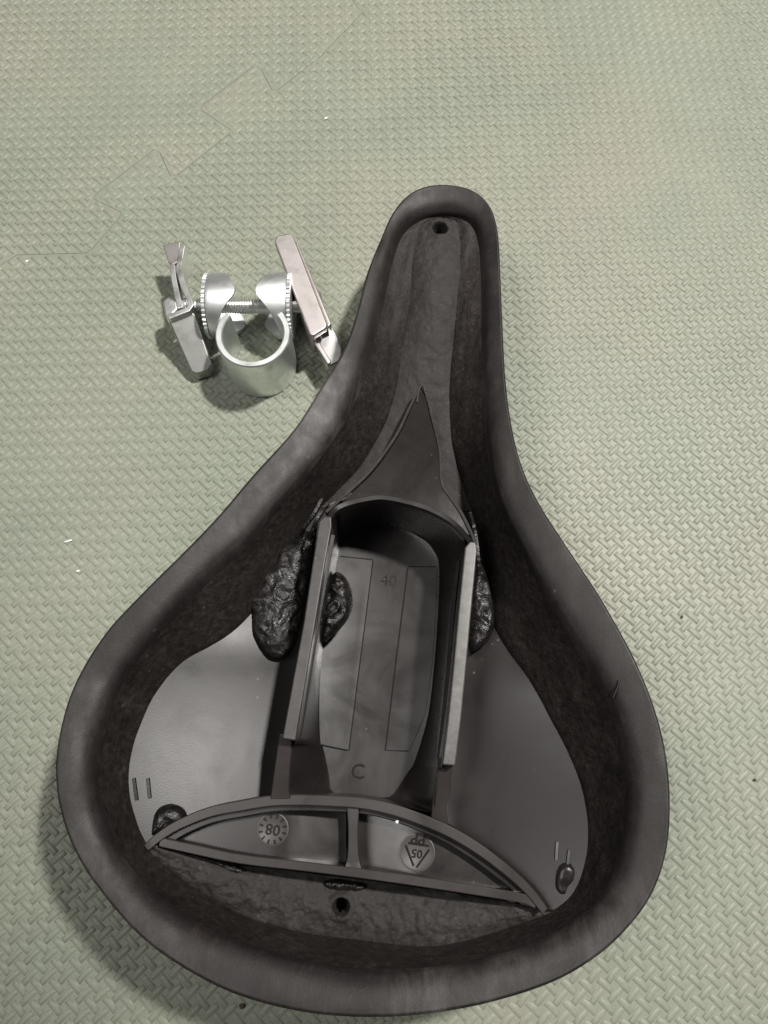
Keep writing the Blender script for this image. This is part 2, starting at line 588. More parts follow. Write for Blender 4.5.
ST = [  # outer edge | inner edge of the lip | foot of the inner wall
    ((440, 184), (440, 213), (440, 221)), ((470, 189), (461, 215), (452, 224)), ((489, 204), (474, 223), (458, 234)), ((498, 230), (481, 242), (460, 250)),
    ((501, 275), (484, 278), (457, 280)), ((503, 325), (485, 328), (454, 326)), ((506, 380), (486, 385), (449, 385)), ((513, 430), (489, 432), (452, 445)),
    ((524, 470), (496, 479), (464, 490)), ((541, 505), (508, 515), (478, 530)), ((563, 540), (530, 558), (486, 575)), ((590, 580), (557, 605), (492, 618)),
    ((614, 620), (580, 642), (505, 645)), ((637, 663), (600, 678), (529, 679)), ((655, 708), (616, 711), (553, 722)), ((667, 755), (627, 752), (574, 765)),
    ((671, 800), (631, 797), (586, 803)), ((668, 848), (625, 850), (588, 845)), ((655, 890), (608, 893), (578, 885)), ((629, 928), (577, 923), (558, 908)),
    ((592, 961), (540, 943), (526, 920)), ((540, 988), (490, 959), (483, 935)), ((465, 1009), (430, 970), (428, 946)), ((385, 1018), (365, 973), (365, 940)),
    ((310, 1014), (300, 962), (300, 931)), ((240, 997), (245, 946), (243, 914)), ((185, 970), (195, 926), (198, 888)), ((140, 937), (152, 895), (165, 864)),
    ((104, 897), (123, 863), (145, 842)), ((77, 857), (106, 828), (133, 812)), ((60, 812), (95, 790), (128, 782)), ((55, 765), (94, 752), (131, 752)),
    ((62, 720), (104, 715), (141, 722)), ((77, 678), (121, 677), (156, 692)), ((105, 633), (150, 638), (182, 662)), ((140, 595), (183, 600), (215, 643)),
    ((180, 555), (215, 567), (243, 622)), ((218, 515), (245, 540), (275, 582)), ((255, 472), (275, 505), (300, 535)), ((294, 428), (307, 469), (325, 503)),
    ((321, 387), (335, 429), (362, 465)), ((343, 350), (357, 386), (391, 410)), ((356, 314), (372, 336), (403, 350)), ((366, 275), (382, 295), (410, 312)),
    ((379, 242), (390, 260), (415, 270)), ((393, 212), (401, 233), (418, 240)), ((413, 191), (419, 218), (428, 226))]

ax_a = P(440, 190, 30); ax_b = P(352, 1000, 30)
ax_d = Vector((ax_b.x - ax_a.x, ax_b.y - ax_a.y)).normalized()


def along(x, y):
    return (x - ax_a.x) * ax_d.x + (y - ax_a.y) * ax_d.y


def across(x, y):
    return (x - ax_a.x) * (-ax_d.y) + (y - ax_a.y) * ax_d.x


def ss(a, b, x):
    t = max(0.0, min(1.0, (x - a) / (b - a)))
    return t * t * (3 - 2 * t)


def zf(x, y):                       # inside floor of the shell
    a = along(x, y); r = across(x, y)
    return 33.8 - 15.8 * ss(0, 150, a) + 15.5 * (r / 75.0) ** 2 * ss(110, 190, a) + 12.0 * ss(190, 305, a)


def zrim(py):
    return 41 + 15 * ss(184, 800, py)


K = 5
ring0 = smooth_closed([P(s[0][0], s[0][1], zrim(s[0][1]) - .3) - Vector((0, 0, 1.2)) for s in ST], K)
ring1 = smooth_closed([P(s[1][0], s[1][1], zrim(s[1][1]) - 4.4) for s in ST], K)
ring2 = smooth_closed([P(s[2][0], s[2][1], zf) for s in ST], K)
NR = len(ring0)


def inset(ring, d):
    out = []
    n = len(ring)
    for i, p in enumerate(ring):
        a = ring[i - 4]; b = ring[(i + 4) % n]
        t = Vector((b.x - a.x, b.y - a.y)).normalized()
        out.append(Vector((p.x + t.y * d, p.y - t.x * d, p.z)))
    return out


# orientation check: inset must shrink
def area(r):
    return sum(r[i - 1].x * r[i].y - r[i].x * r[i - 1].y for i in range(len(r)))


SGN = 1 if abs(area(inset(ring0, 2))) < abs(area(ring0)) else -1


def loft(rings, closed_cap=None):
    verts, faces = [], []
    n = len(rings[0])
    for r in rings: verts += [tuple(p) for p in r]
    for k in range(len(rings) - 1):
        for i in range(n):
            j = (i + 1) % n
            faces.append([k * n + i, k * n + j, (k + 1) * n + j, (k + 1) * n + i])
    if closed_cap == 'first': faces.append(list(range(n)))
    if closed_cap == 'last': faces.append([(len(rings) - 1) * n + i for i in range(n)])
    return verts, faces


outer = []
for d, fz in ((17, .02), (13.5, .10), (8.5, .26), (4.5, .48), (1.8, .72), (.5, .90)):
    r = inset(ring0, d * SGN)
    outer.append([Vector((p.x, p.y, max(.75, q.z * fz))) for p, q in zip(r, ring0)])
outer.append(ring0)
for d, dz in ((.10, .75), (.38, 1.25), (.9, 1.5)):
    outer.append([Vector((p.x, p.y, p.z + dz)) for p in inset(ring0, d * SGN)])
edge = outer[-1]
for t in (.03, .08, .2, .4, .6, .75, .86, .94):
    row = []
    for i in range(NR):
        p = edge[i].lerp(ring1[i], t)
        p.z = edge[i].z + (ring1[i].z - edge[i].z) * (.50 * t + .50 * t ** 5) + .45 * min(1, t * 5) * fbm(p.x, p.y, 1, .05)
        row.append(p)
    outer.append(row)
outer.append([Vector((p.x, p.y, p.z)) for p in ring1])
wall0 = []
for i in range(NR):
    p = ring1[i].lerp(ring2[i], .10); p.z = ring1[i].z - 1.5 - .05 * (ring1[i].z - ring2[i].z)
    wall0.append(p)
outer.append(wall0)
for row in outer[4:-1]:
    for p in row:
        k = fbm(p.x, p.y, p.z, .035, 3)
        p.z += .35 * k
v, f = loft(outer, 'first')
cover = build('cover', v, f, M_SKIN, SAD, sharp=60)

# inner wall of the padding
rows = [wall0]
for t in (.10, .2, .3, .4, .5, .6, .7, .8, .9, 1.0):
    row = []
    for i in range(NR):
        a = wall0[i]; b = ring2[i]
        h = t ** 1.02
        p = Vector((a.x + (b.x - a.x) * h, a.y + (b.y - a.y) * h, 0))
        zt = t ** .92
        p.z = a.z + (b.z + .5 - a.z) * zt
        k = fbm(p.x, p.y, p.z, .11, 4) * 1.1 + fbm(p.x, p.y, p.z, .4, 2) * .35
        p.z += k * math.sin(math.pi * min(1, t * .9))
        row.append(p)
    rows.append(row)
rows.append([Vector((p.x, p.y, p.z - 3)) for p in inset(rows[-1], .8 * SGN)])
v, f = loft(rows)
padding = build('padding', v, f, M_WALL, SAD, sharp=70)

# shell floor
fl_out = [Vector((p.x, p.y, 0)) for p in inset(ring2, -2.0 * SGN)][::2]
chord_line = [P(x, y, 33) for x, y in [(205, 855), (240, 862), (349, 876), (440, 890), (480, 896)]]


def zshell(x, y):
    z = zf(x, y) - .05
    if min(dist_poly(x, y, [chord_line[i], chord_line[i + 1]]) for i in range(4)) < 6:
        z -= 7
    return z


v, f = fill(fl_out, 4.0, zshell)
SOCK_PX = [(322, 540), (335, 490), (390, 470), (460, 500), (468, 545),  (444, 700), (434, 780), (428, 814), (460, 840), (505, 878), (530, 903), (350, 884), (155, 850), (185, 829), (240, 812), (290, 800), (300, 700)]
sock_poly = [P(x, y, 30) for x, y in SOCK_PX]
f = [t for t in f if not inpoly(sum(v[i][0] for i in t) / 3, sum(v[i][1] for i in t) / 3, sock_poly)]
HOLES = [P(440, 228, 35), P(340, 911, 35)]
f = [t for t in f if min(math.hypot(sum(v[i][0] for i in t) / 3 - h.x, sum(v[i][1] for i in t) / 3 - h.y) for h in HOLES) > 8.0]
shell = build('shell', v, f, M_PLAST, SAD, sharp=80)


def px_line(pts, z, k=6):
    return smooth_open([P(x, y, z) for x, y in pts], k)


# nose channel core and its screw hole
hole_c = P(440, 231, 22)


def patch_px(name, left, right, zprof, nu, mat, parent, hole=None, hr=0, k=6, nz=.5, scale=.35):
    Lp = smooth_open([Vector((a, b, 0)) for a, b in left], k)
    Rp = smooth_open([Vector((a, b, 0)) for a, b in right], k)
    verts, faces = [], []
    n = min(len(Lp), len(Rp))
    for i in range(n):
        for j in range(nu + 1):
            t = j / nu
            a = Lp[i].lerp(Rp[i], t)
            g = P(a.x, a.y, zf)
            z = g.z + zprof(t, i / (n - 1))
            q = P(a.x, a.y, z)
            q.z += nz * fbm(q.x, q.y, 3.3, scale, 4) * math.sin(math.pi * t) ** .5 if 0 < t < 1 else 0
            verts.append(q)
    if hole is not None:
        for q in verts:
            d = Vector((q.x - hole.x, q.y - hole.y))
            if hr * .55 < d.length < hr * 1.6:
                q.z += .5 * (1 - abs(d.length / hr - 1.1))
            if d.length <= hr:
                q.z -= 7.0 * (1 - max(0, (d.length / hr - .55) / .45)) if d.length > hr * .55 else 7.0
            
    for i in range(n - 1):
        for j in range(nu):
            a = i * (nu + 1) + j
            if hole is not None and math.hypot(verts[a].x - hole.x, verts[a].y - hole.y) < hr * .6: continue
            faces.append([a, a + 1, a + nu + 2, a + nu + 1])
    return build(name, verts, faces, mat, parent, sharp=80)


core = patch_px('nose_core',
    [(424, 218), (411, 240), (410, 272), (407, 312), (399, 352), (389, 405), (362, 460), (333, 496), (321, 507)],
    [(452, 216), (462, 240), (461, 280), (457, 320), (453, 365), (452, 410), (457, 450), (466, 486), (475, 511)],
    lambda t, u: .3 + 3.0 * math.sin(math.pi * t) ** .8 * ss(-.15, .25, u) * (1 - .6 * ss(.38, .62, u)), 44, M_CORE, SAD, hole=HOLES[0], hr=3.1, k=26, nz=.45, scale=.22)
hc = HOLES[0]
hv = [(hc.x + 6.0 * math.cos(a), hc.y + 6.0 * math.sin(a), 26.0) for a in np.linspace(0, 2 * math.pi, 24, endpoint=False)]
build('screw_hole_shade', hv, [list(range(24))], M_SHADE, SAD, smooth=False)  # flat black disc painting the shade down the nose hole

# smooth shell tongue in front of the socket
tl = smooth_open([Vector((a, b, 0)) for a, b in [(423, 383), (411, 410), (399, 436), (375, 471), (349, 496), (331, 514)]], 5)
tr = smooth_open([Vector((a, b, 0)) for a, b in [(474, 539), (459, 510), (450, 497), (442, 482), (439, 455), (431, 415)]], 5)
tb = smooth_open([Vector((a, b, 0)) for a, b in [(331, 514), (345, 505), (386, 499), (422, 508), (447, 520), (464, 531), (474, 539)]], 5)
tong_px = tl[:-1] + tb[:-1] + tr


def ztong(py, px):
    return 32.5 + 9.5 * ss(383, 525, py) ** .8


top = [P(q.x, q.y, ztong(q.y, q.x)) for q in tong_px]
n = len(top)
poly2 = [(p.x, p.y) for p in top]
ya = P(423, 383, 32.5).y; yb = P(400, 525, 42).y


def zt_xy(x, y):
    u = max(0, min(1, (ya - y) / (ya - yb)))
    return 32.5 + 9.5 * (u * u * (3 - 2 * u)) ** .8


v, f = fill(poly2, 3.0, zt_xy)
base_n = len(v)
ring_top = [(x, y, zt_xy(x, y)) for x, y in poly2]
v += ring_top + [(x, y, zt_xy(x, y) - 20) for x, y in poly2]
for i in range(n):
    j = (i + 1) % n
    f.append([base_n + i, base_n + j, base_n + n + j, base_n + n + i])
tongue = build('shell_tongue', v, f, M_SOCK, SAD, sharp=45)
# torn skin edge along the right side of the tongue, and the fold at its tip
sweep_strip('torn_edge', smooth_open([P(a, b, zt_xy(P(a, b, 36).x, P(a, b, 36).y) + .7) for a, b in [(421, 384), (427, 396), (433, 420), (440, 450), (442, 482), (450, 496), (461, 512), (471, 532), (476, 545)]], 6), .55, 4, M_CORE, SAD)
sweep_strip('torn_edge', smooth_open([P(a, b, zt_xy(P(a, b, 34).x, P(a, b, 34).y) + .7) for a, b in [(420, 386), (408, 411), (395, 437), (371, 470), (346, 494), (326, 512)]], 6), [.5] * 31, 4, M_CORE, SAD)
sweep_strip('torn_edge', smooth_open([P(a, b, 34.0) for a, b in [(417, 402), (419, 390), (423, 385), (426, 394)]], 6), .35, 4, M_SKIN, SAD)

# socket: bucket, floor, walls
ZT, ZL, ZS = 47.0, 41.5, 13.0
socket = empty('seat_post_socket', (sad_base.x, sad_base.y, 0))
socket.parent = SAD
socket.location = (0, 0, 0)
Y_SO = P(380, 560, 13).y
X_SO = P(375, 660, 13).x


def zsock(x, y):
    return ZS + .055 * (Y_SO - y) + .0035 * (x - X_SO) ** 2


loop = [  # top px, z ; bottom px (z = ZS)
    ((332, 520), 46, (337, 560)), ((336, 511), 43, (340, 547)), ((346, 506), 42.4, (346, 540)), ((364, 501), 42.2, (355, 534)), ((386, 499.5), 42.2, (379, 527)),
    ((422, 508.5), 42.2, (404, 530)), ((447, 520.5), 42.2, (424, 540)), ((461, 531), 43, (433, 550)), ((465, 547), 46.5, (439, 566)), ((459, 605), 47, (438, 610)), ((453, 670), 47, (434, 665)),
    ((448, 720), 47, (428, 715)), ((442.5, 764), 47, (415, 760)), ((439, 770), 42, (408, 772)), ((435, 800), 41, (396, 790)), ((432, 812), 38, (388, 797)), ((400, 806), 37.5, (372, 796.5)), ((360, 801), 37.5, (355, 795)), ((320, 798), 37.5, (340, 793)),
    ((291, 796), 37.5, (332, 791)), ((289, 770), 40.5, (329, 775)), ((293, 745), 41, (325, 755)), ((296, 739), 46.5, (321, 735)), ((306, 680), 47, (320, 690)), ((316, 620), 47, (324, 640)), ((325, 565), 47, (331, 595))]
topl = smooth_closed([P(a[0], a[1], z) for a, z, b in loop], 4)
botl = smooth_closed([P(b[0], b[1], zsock) for a, z, b in loop], 4)
rr = []
for t, g in ((0, 0), (.06, .10), (.30, .42), (.60, .72), (.85, .92), (.95, .985), (1, 1)):
    # xy runs slower at the top (steep wall) and the foot is filleted
    xyt = t if t in (0, 1) else t ** 1.25
    rr.append([Vector((a.x + (b.x - a.x) * xyt, a.y + (b.y - a.y) * xyt, a.z + (b.z - a.z) * g)) for a, b in zip(topl, botl)])
v, f = loft(rr)
build('inner_wall', v, f, M_SOCK, socket, sharp=60)
v, f = fill([(p.x, p.y) for p in botl], 4.0, zsock)
build('socket_floor', v, f, M_SOCK, socket, sharp=60)


def wall(name, pts, zbot, mat, bevel=.55):
    return slab(name, [P(x, y, z) for x, y, z in pts], 0, mat, socket, bevel=bevel, zbot=zbot)


wall('side_wall', [(319, 521, 46.6), (324, 516, 46.3), (331.5, 516, 46.3), (331.5, 525, 47), (325, 565, 47.1), (316, 620, 47.1), (306, 680, 47.1), (295.5, 741, 47.1), (282, 739, 47.1), (292, 685, 47.1), (304, 620, 47.1), (313, 560, 47.1)], 10, M_WORN_LIT)
wall('side_wall', [(465, 547, 47.1), (470, 541, 46.6), (476, 542, 46.6), (477, 550, 47), (472, 605, 47.1), (466, 670, 47.1), (461, 720, 47.1), (455.5, 766, 47.1), (442.3, 765, 47.1), (448, 720, 47.1), (453, 670, 47.1), (459, 605, 47.1)], 10, M_WHITEN_LIT)
wall('wall_foot', [(279, 733, 42.5), (293, 734, 42.5), (290, 770, 41), (289, 790, 40.2), (291, 799, 38.6), (269, 801, 38.3), (272, 788, 40)], 10, M_RIB)
wall('wall_foot', [(439, 757, 42.5), (453.5, 757, 42.5), (450, 795, 41), (446, 806, 40.2), (449, 826, 38.2), (431, 818, 38.4), (433, 800, 40.6)], 10, M_RIB)
for pts in ([(333.5, 535, 40), (328, 565, 40), (318.5, 620, 40), (308.5, 680, 40), (299, 738, 40)], [(458.5, 560, 40), (453.5, 605, 40), (448, 670, 40), (443, 720, 40), (438.5, 762, 40)]):
    sweep_strip('wall_ledge', smooth_open([P(*p) for p in pts], 4), .6, 12, M_SOCK, socket, crown=.25)
# far lip of the socket
sweep_strip('socket_lip', smooth_open([P(a, b, z) for a, b, z in [(330, 517, 45.5), (335, 509.5, 43.6), (346, 504, 42.9), (364, 499.3, 42.7), (386, 497.5, 42.6), (422, 506, 42.7), (447, 518, 42.9), (460, 529, 43.6), (470, 541, 46)]], 6), .9, 4, M_SOCK, socket)

# flat inset panels with their parting lines
for pts in ([(339, 557), (373, 560), (349, 750), (319, 744), (318, 690), (323, 640)],
            [(408, 567), (437, 567), (436, 610), (432, 665), (425, 715), (409, 751), (385, 750)]):
    pv, pf = fill([(q.x, q.y) for q in [P(x, y, zsock) for x, y in pts]], 4.0, lambda x, y: zsock(x, y) + .4)
    nb = len(pv); rim = [P(x, y, zsock) for x, y in pts]
    pv += [(q.x, q.y, q.z + .4) for q in rim] + [(q.x, q.y, q.z - .4) for q in rim]
    m_ = len(rim)
    pf += [[nb + i, nb + (i + 1) % m_, nb + m_ + (i + 1) % m_, nb + m_ + i] for i in range(m_)]
    build('panel', pv, pf, M_SOCK, socket, sharp=40)


for pts in ([(340, 556.5), (372, 560), (373, 561), (361, 655), (349, 750), (347, 750), (320, 744.5)], [(436, 567), (409, 567), (408, 568), (397, 655), (385.5, 750), (408, 751)]):
    sweep_strip('parting_line_shade', [P(x, y, zsock) + Vector((0, 0, .55)) for x, y in pts], .17, .6, M_SHADE, socket, crown=.08)  # raised near-black strips painting the shade of narrow grooves


def text(name, body, px, py, z, size_mm, rot, mat, parent, ext=.28, zoff=0, bold=.0):
    cu = bpy.data.curves.new(name, 'FONT')
    cu.body = body
    cu.size = size_mm * .001
    cu.extrude = ext * .001
    cu.offset = bold * .001
    cu.align_x = 'CENTER'; cu.align_y = 'CENTER'
    cu.resolution_u = 3
    tmp = bpy.data.objects.new('tmp', cu)
    COL.objects.link(tmp)
    me = bpy.data.meshes.new_from_object(tmp)
    bpy.data.objects.remove(tmp)
    me.name = name
    me.materials.clear(); me.materials.append(mat)
    o = bpy.data.objects.new(name, me)
    COL.objects.link(o)
    o.parent = parent
    p = P(px, py, z) * .001
    o.location = p - world_off(parent)
    o.rotation_euler = (0, 0, R(rot))
    return o


tx = text('moulded_number', '40', 389, 581, P(389, 581, zsock).z + .1, 6.0, -6, M_PLAST, socket, .18)
tag(tx, 'moulded number on the socket floor')
tx = text('moulded_letter', 'C', 358, 772, P(358, 772, zsock).z + .1, 6.6, -2, M_PLAST, socket)
tag(tx, 'moulded letter near the socket end')

# arched rib, chord rib, divider and the two pockets behind the socket
ZR = 38.3
arc_px = [(146, 848), (160, 836), (180, 824), (210, 812), (240, 806), (270, 801), (300, 800), (330, 801), (360, 803), (390, 809), (420, 819), (450, 832), (480, 850), (510, 873), (530, 892), (545, 911)]
arc = smooth_open([P(x, y, ZR + (.2 if 200 < x < 500 else -.2)) for x, y in arc_px], 5)
nn_ = len(arc)
sweep_strip('arched_rib', arc, [1.05 + .55 * math.sin(math.pi * i / (nn_ - 1)) ** .5 for i in range(nn_)], 22, M_RIB, SAD, crown=.32)
arc2 = smooth_open([P(x, y, ZR - 2.2) for x, y in [(160, 844), (185, 829), (212, 818), (242, 812), (272, 807), (300, 806), (330, 806.5), (360, 808.5), (388, 814), (418, 825), (447, 838), (476, 856), (505, 878), (524, 894)]], 5)
sweep_strip('rib_ledge', arc2, 1.5, 20, M_SOCK, SAD, crown=.5)
chord = smooth_open([P(x, y, ZR - .6) for x, y in [(160, 842), (185, 847.5), (240, 859), (300, 866), (349, 872), (400, 879), (460, 888), (520, 898), (536, 904)]], 5)
sweep_strip('chord_rib', chord, [1.3] * len(chord), 20, M_RIB, SAD, crown=.3)
sweep_strip('divider_rib', smooth_open([P(353, y, ZR - .9) for y in (804, 825, 850, 870)], 4), [1.9, 1.8, 1.7, 1.6, 1.5, 1.45, 1.45, 1.45, 1.5, 1.6, 1.8, 2.2, 2.6], 20, M_RIB, SAD, crown=.3)
ZP = 32.5


XD = P(352, 840, ZP).x
YD = P(352, 840, ZP).y


def zpock(x, y):
    d = abs(x - XD)
    return ZP - 3.2 * ss(22, 2, d) + .05 * (YD - y) * ss(4, 20, d)


def pocket(pts):
    out = smooth_closed([P(x, y, zpock) for x, y in pts], 4)
    pv, pf = fill([(q.x, q.y) for q in out], 2.5, zpock)
    return build('pocket_floor', pv, pf, M_SOCK, SAD, sharp=180)


pk1 = pocket([(158, 845), (188, 829), (216, 816), (250, 808), (290, 804), (335, 804), (345, 808), (346, 840), (345, 864), (330, 866), (290, 862), (240, 856), (200, 849)])
pk2 = pocket([(358, 812), (364, 808), (390, 812), (420, 823), (450, 838), (480, 857), (505, 877), (530, 899), (490, 892), (450, 885), (400, 878), (364, 872), (358, 862)])


def disc_mark(px, py, r, parent):
    c = P(px, py, ZP)
    segs = 36
    dz = zpock(c.x, c.y) - ZP + .25
    verts, faces = [], []
    for rad, z in ((r, ZP - .2), (r, ZP + .25), (r - .35, ZP + .32), (r - .55, ZP + .12)):
        for i in range(segs):
            a = 2 * math.pi * i / segs
            verts.append((c.x + rad * math.cos(a), c.y + rad * math.sin(a), z + dz))
    for k in range(3):
        for i in range(segs):
            j = (i + 1) % segs
            faces.append([k * segs + i, k * segs + j, (k + 1) * segs + j, (k + 1) * segs + i])
    faces.append([3 * segs + i for i in range(segs)])
    return build('date_disc', verts, faces, M_MARK, parent, sharp=50)


def zpk(px, py):
    q = P(px, py, ZP)
    return zpock(q.x, q.y)


d1 = disc_mark(273, 829, 4.7, pk1)
tag(d1, 'round moulded date clock')
text('moulded_number', '08', 273, 829, zpk(273, 829) + .45, 4.4, 172, M_PLAST, pk1, .3)
for k in range(12):
    a = 2 * math.pi * k / 12 + .2
    c = P(273, 829, ZP)
    ZQ = zpk(273, 829) + .6
    ca, sa = math.cos(a), math.sin(a)
    slab('date_tick', [Vector((c.x + ca * 3.0 - sa * .22, c.y + sa * 3.0 + ca * .22, ZQ)), Vector((c.x + ca * 4.2 - sa * .3, c.y + sa * 4.2 + ca * .3, ZQ)),
                       Vector((c.x + ca * 4.2 + sa * .3, c.y + sa * 4.2 - ca * .3, ZQ)), Vector((c.x + ca * 3.0 + sa * .22, c.y + sa * 3.0 - ca * .22, ZQ))], .5, M_PLAST, pk1, bevel=0)
d2 = disc_mark(417, 852, 5.3, pk2)
tag(d2, 'round moulded recycling mark')
text('moulded_letters', 'PP', 418.5, 838.5, zpk(418, 845) + .55, 4.3, 172, M_PLAST, pk2, .4)
text('moulded_number', '05', 417, 853, zpk(417, 852) + .45, 3.3, 172, M_PLAST, pk2, .35)
c = P(417, 852.5, ZP)
tri = []
for k in range(3):
    a = R(-90 - 8 + 120 * k)
    tri.append(Vector((c.x + 4.6 * math.cos(a), c.y + 4.6 * math.sin(a), zpk(417, 852) + .65)))
for k in range(3):
    a, b = tri[k], tri[(k + 1) % 3]
    sweep_strip('recycling_arrow', [a.lerp(b, .10), a.lerp(b, .5), a.lerp(b, .86)], .28, .5, M_PLAST, pk2, crown=.1)

# rough padding behind the chord rib with its screw hole
low = [ST[k][2] for k in range(19, 29)]
rear_l = [(556, 910), (536, 908), (515, 903), (485, 898), (440, 891), (400, 885), (365, 880), (330, 876), (300, 872), (265, 868), (230, 864), (195, 856), (165, 849), (146, 844)]
rear_r = [(560, 914), (545, 918), (528, 924), (487, 938), (445, 947), (405, 946), (367, 943), (333, 939), (300, 935), (268, 925), (240, 917), (197, 892), (165, 868), (143, 848)]
hole2 = P(340, 911, 31)


rear = patch_px('rear_core', rear_l, rear_r,
                lambda t, u: .4 + 2.4 * math.sin(math.pi * t) * ss(0, .2, u) * ss(1, .8, u) + 1.4 * ss(.5, 0, t), 44, M_CORE, SAD, hole=HOLES[1], hr=2.6, k=26, nz=.8, scale=.16)
hc = HOLES[1]
build('screw_hole_shade', [(hc.x + 8.0 * math.cos(a), hc.y + 8.0 * math.sin(a), 19.0) for a in np.linspace(0, 2 * math.pi, 24, endpoint=False)], [list(range(24))], M_SHADE, SAD, smooth=False)  # black disc under the rear hole, its darkness painted


def lump(name, outline_px, zbase, height, step, rough_mm, parent, mat=None, seed=0, scale=.45, ridge=True):
    out = smooth_closed([P(x, y, zbase + height * .3) for x, y in outline_px], 4)
    poly = [(p.x, p.y) for p in out]
    md = max(1.2, max(dist_poly(p[0], p[1], poly) for p in [(sum(q[0] for q in poly) / len(poly), sum(q[1] for q in poly) / len(poly))]))

    def z(x, y):
        d = dist_poly(x, y, poly)
        u = min(1, d / md)
        dome = math.sqrt(max(0, 1 - (1 - u) ** 2))
        k = fbm(x + seed, y, seed, scale, 4)
        if ridge:
            k = 1 - 2.2 * abs(noise.noise(Vector((x * scale * .45 + seed, y * scale * .45, 2)))) + .28 * k
        zb = zbase if not callable(zbase) else zbase(x, y)
        return zb - .6 + height * dome + rough_mm * k * min(1, u * 2)
    v, f = fill(poly, step, z)
    return build(name, v, f, mat or M_MELT, parent, sharp=70)


lm = lump('melted_lump', [(252, 612), (249, 598), (260, 588), (262, 572), (275, 562), (279, 548), (292, 541), (300, 528), (310, 530), (318, 518), (313, 552), (306, 590), (300, 625), (293, 648), (282, 657), (268, 654), (254, 634)], 25.5, 3.2, .55, 1.1, SAD, seed=3.1)
tag(lm, 'glossy melted black plastic against the left socket wall')
lm = lump('melted_lump', [(329, 578), (338, 571), (348, 580), (353, 598), (350, 614), (340, 628), (330, 637), (322, 642), (322, 610)], 26, 4.6, .45, 1.1, SAD, seed=8.4, scale=.6)
tag(lm, 'glossy melted black plastic inside the socket')
lm = lump('melted_lump', [(474, 556), (482, 562), (490, 585), (495, 615), (492, 636), (482, 646), (470, 650), (468, 620), (472, 585)], 25, 3.2, .5, 1.0, SAD, seed=5.7)
tag(lm, 'glossy melted black plastic against the right socket wall')
lump('glue_blob', [(152, 822), (156, 809), (168, 804), (181, 808), (186, 819), (175, 827), (160, 835), (151, 836)], P(168, 818, zf).z, 4.2, .5, .8, SAD, seed=1.2, scale=.5)
lump('glue_blob', [(560, 866), (570, 863), (578, 872), (577, 888), (567, 898), (558, 894), (556, 880)], P(567, 880, zf).z, .9, .6, .4, SAD, mat=M_PLAST, seed=2.2)
lump('glue_blob', [(322, 882), (335, 879), (350, 881), (366, 884), (362, 891), (345, 892), (330, 889)], P(345, 886, zf).z + 2.2, 2.4, .4, 1.0, SAD, seed=6.2, scale=.9)
lump('glue_blob', [(210, 861), (222, 860), (236, 865), (246, 871), (236, 874), (220, 868)], P(228, 867, zf).z + 1.8, 1.8, .5, .5, SAD, seed=7.2, scale=.8)
# strands of pulled plastic and the tear beside the front corners of the socket
for pts in ([(322, 498, 40), (314, 513, 41), (304, 527, 38), (300, 536, 34)], [(327, 503, 41), (318, 517, 43), (312, 530, 40), (309, 540, 36)], [(330, 505, 42), (340, 500, 41.5), (352, 493, 40)], [(470, 512, 37), (475, 530, 41), (478, 552, 42), (480, 575, 38)]):
    sweep_strip('plastic_strand', smooth_open([P(*p) for p in pts], 6), .6, 1.6, M_MELT, SAD, crown=.4)
# moulded strokes at both rear corners of the shell
for pts in ([(134, 778), (137, 800)], [(148, 778), (150, 798)], [(557, 842), (556, 860)], [(569, 850), (567, 868)]):
    a, b = [P(x, y, zf) for x, y in pts]
    sweep_strip('moulded_stroke', [a + Vector((0, 0, .5)), (a + b) / 2 + Vector((0, 0, .5)), b + Vector((0, 0, .5))], .5, 1, M_PLAST, SAD, crown=.2)
# notch and nick on the right lip
pts = [P(x, y, zrim(y) - .6) for x, y in [(619, 680), (618, 686), (615.5, 692), (613, 698)]]
sweep_strip('lip_crease', smooth_open(pts, 5), .13, 1.2, M_WALL, SAD, crown=.1)

# ------------------------------------------------------------------ seat post clamp
def Z(X, Y, z):
    return P(140 + X / 3.491, 210 + Y / 3.49, z)


cl_base = Z(393, 470, 0)
CLP = empty('seat_clamp', cl_base)
tag(CLP, 'silver zinc-plated saddle clamp standing on the mat beside the saddle nose', 'seat clamp')

HZ = 25.5
cc = (Z(262, 440, HZ) + Z(524, 440, HZ)) / 2
RO = (Z(524, 440, HZ).x - Z(262, 440, HZ).x) / 2
ycc = (Z(393, 548, HZ).y + RO)
cc = Vector((cc.x, ycc, 0))
RI = RO - 2.5


def arc_strip(a0, a1, n, zlo, zhi):
    verts, faces = [], []
    for i in range(n + 1):
        a = R(a0 + (a1 - a0) * i / n)
        for r, z in ((RO, zlo), (RO, zhi - .4), (RO - .4, zhi), (RI + .4, zhi), (RI, zhi - .4), (RI, zlo)):
            verts.append((cc.x + r * math.cos(a), cc.y + r * math.sin(a), z))
    for i in range(n):
        for j in range(6):
            k = (j + 1) % 6
            faces.append([i * 6 + j, i * 6 + k, (i + 1) * 6 + k, (i + 1) * 6 + j])
    faces.append(list(range(6))); faces.append([n * 6 + j for j in range(6)][::-1])
    return verts, faces


v, f = arc_strip(138, 402, 72, .7, HZ)
strap = build('strap_ring', v, f, M_STRAP, CLP, sharp=40)

by = Z(370, 335, 13.6).y
bz = 13.6
xl = Z(234, 330, 20).x; xr = Z(518, 300, 20).x
RD = 12.9


def dep(yp):
    tab = [(-1, 3.2), (-.9, 4.2), (-.6, 7.2), (-.24, 11.2), (-.15, 11.8), (.0, 11.6), (.5, 8.6), (.72, 6.2), (1, 2.5)]
    for (a, da), (b, db) in zip(tab, tab[1:]):
        if yp <= b:
            return da + (db - da) * (yp - a) / (b - a)
    return 2.5


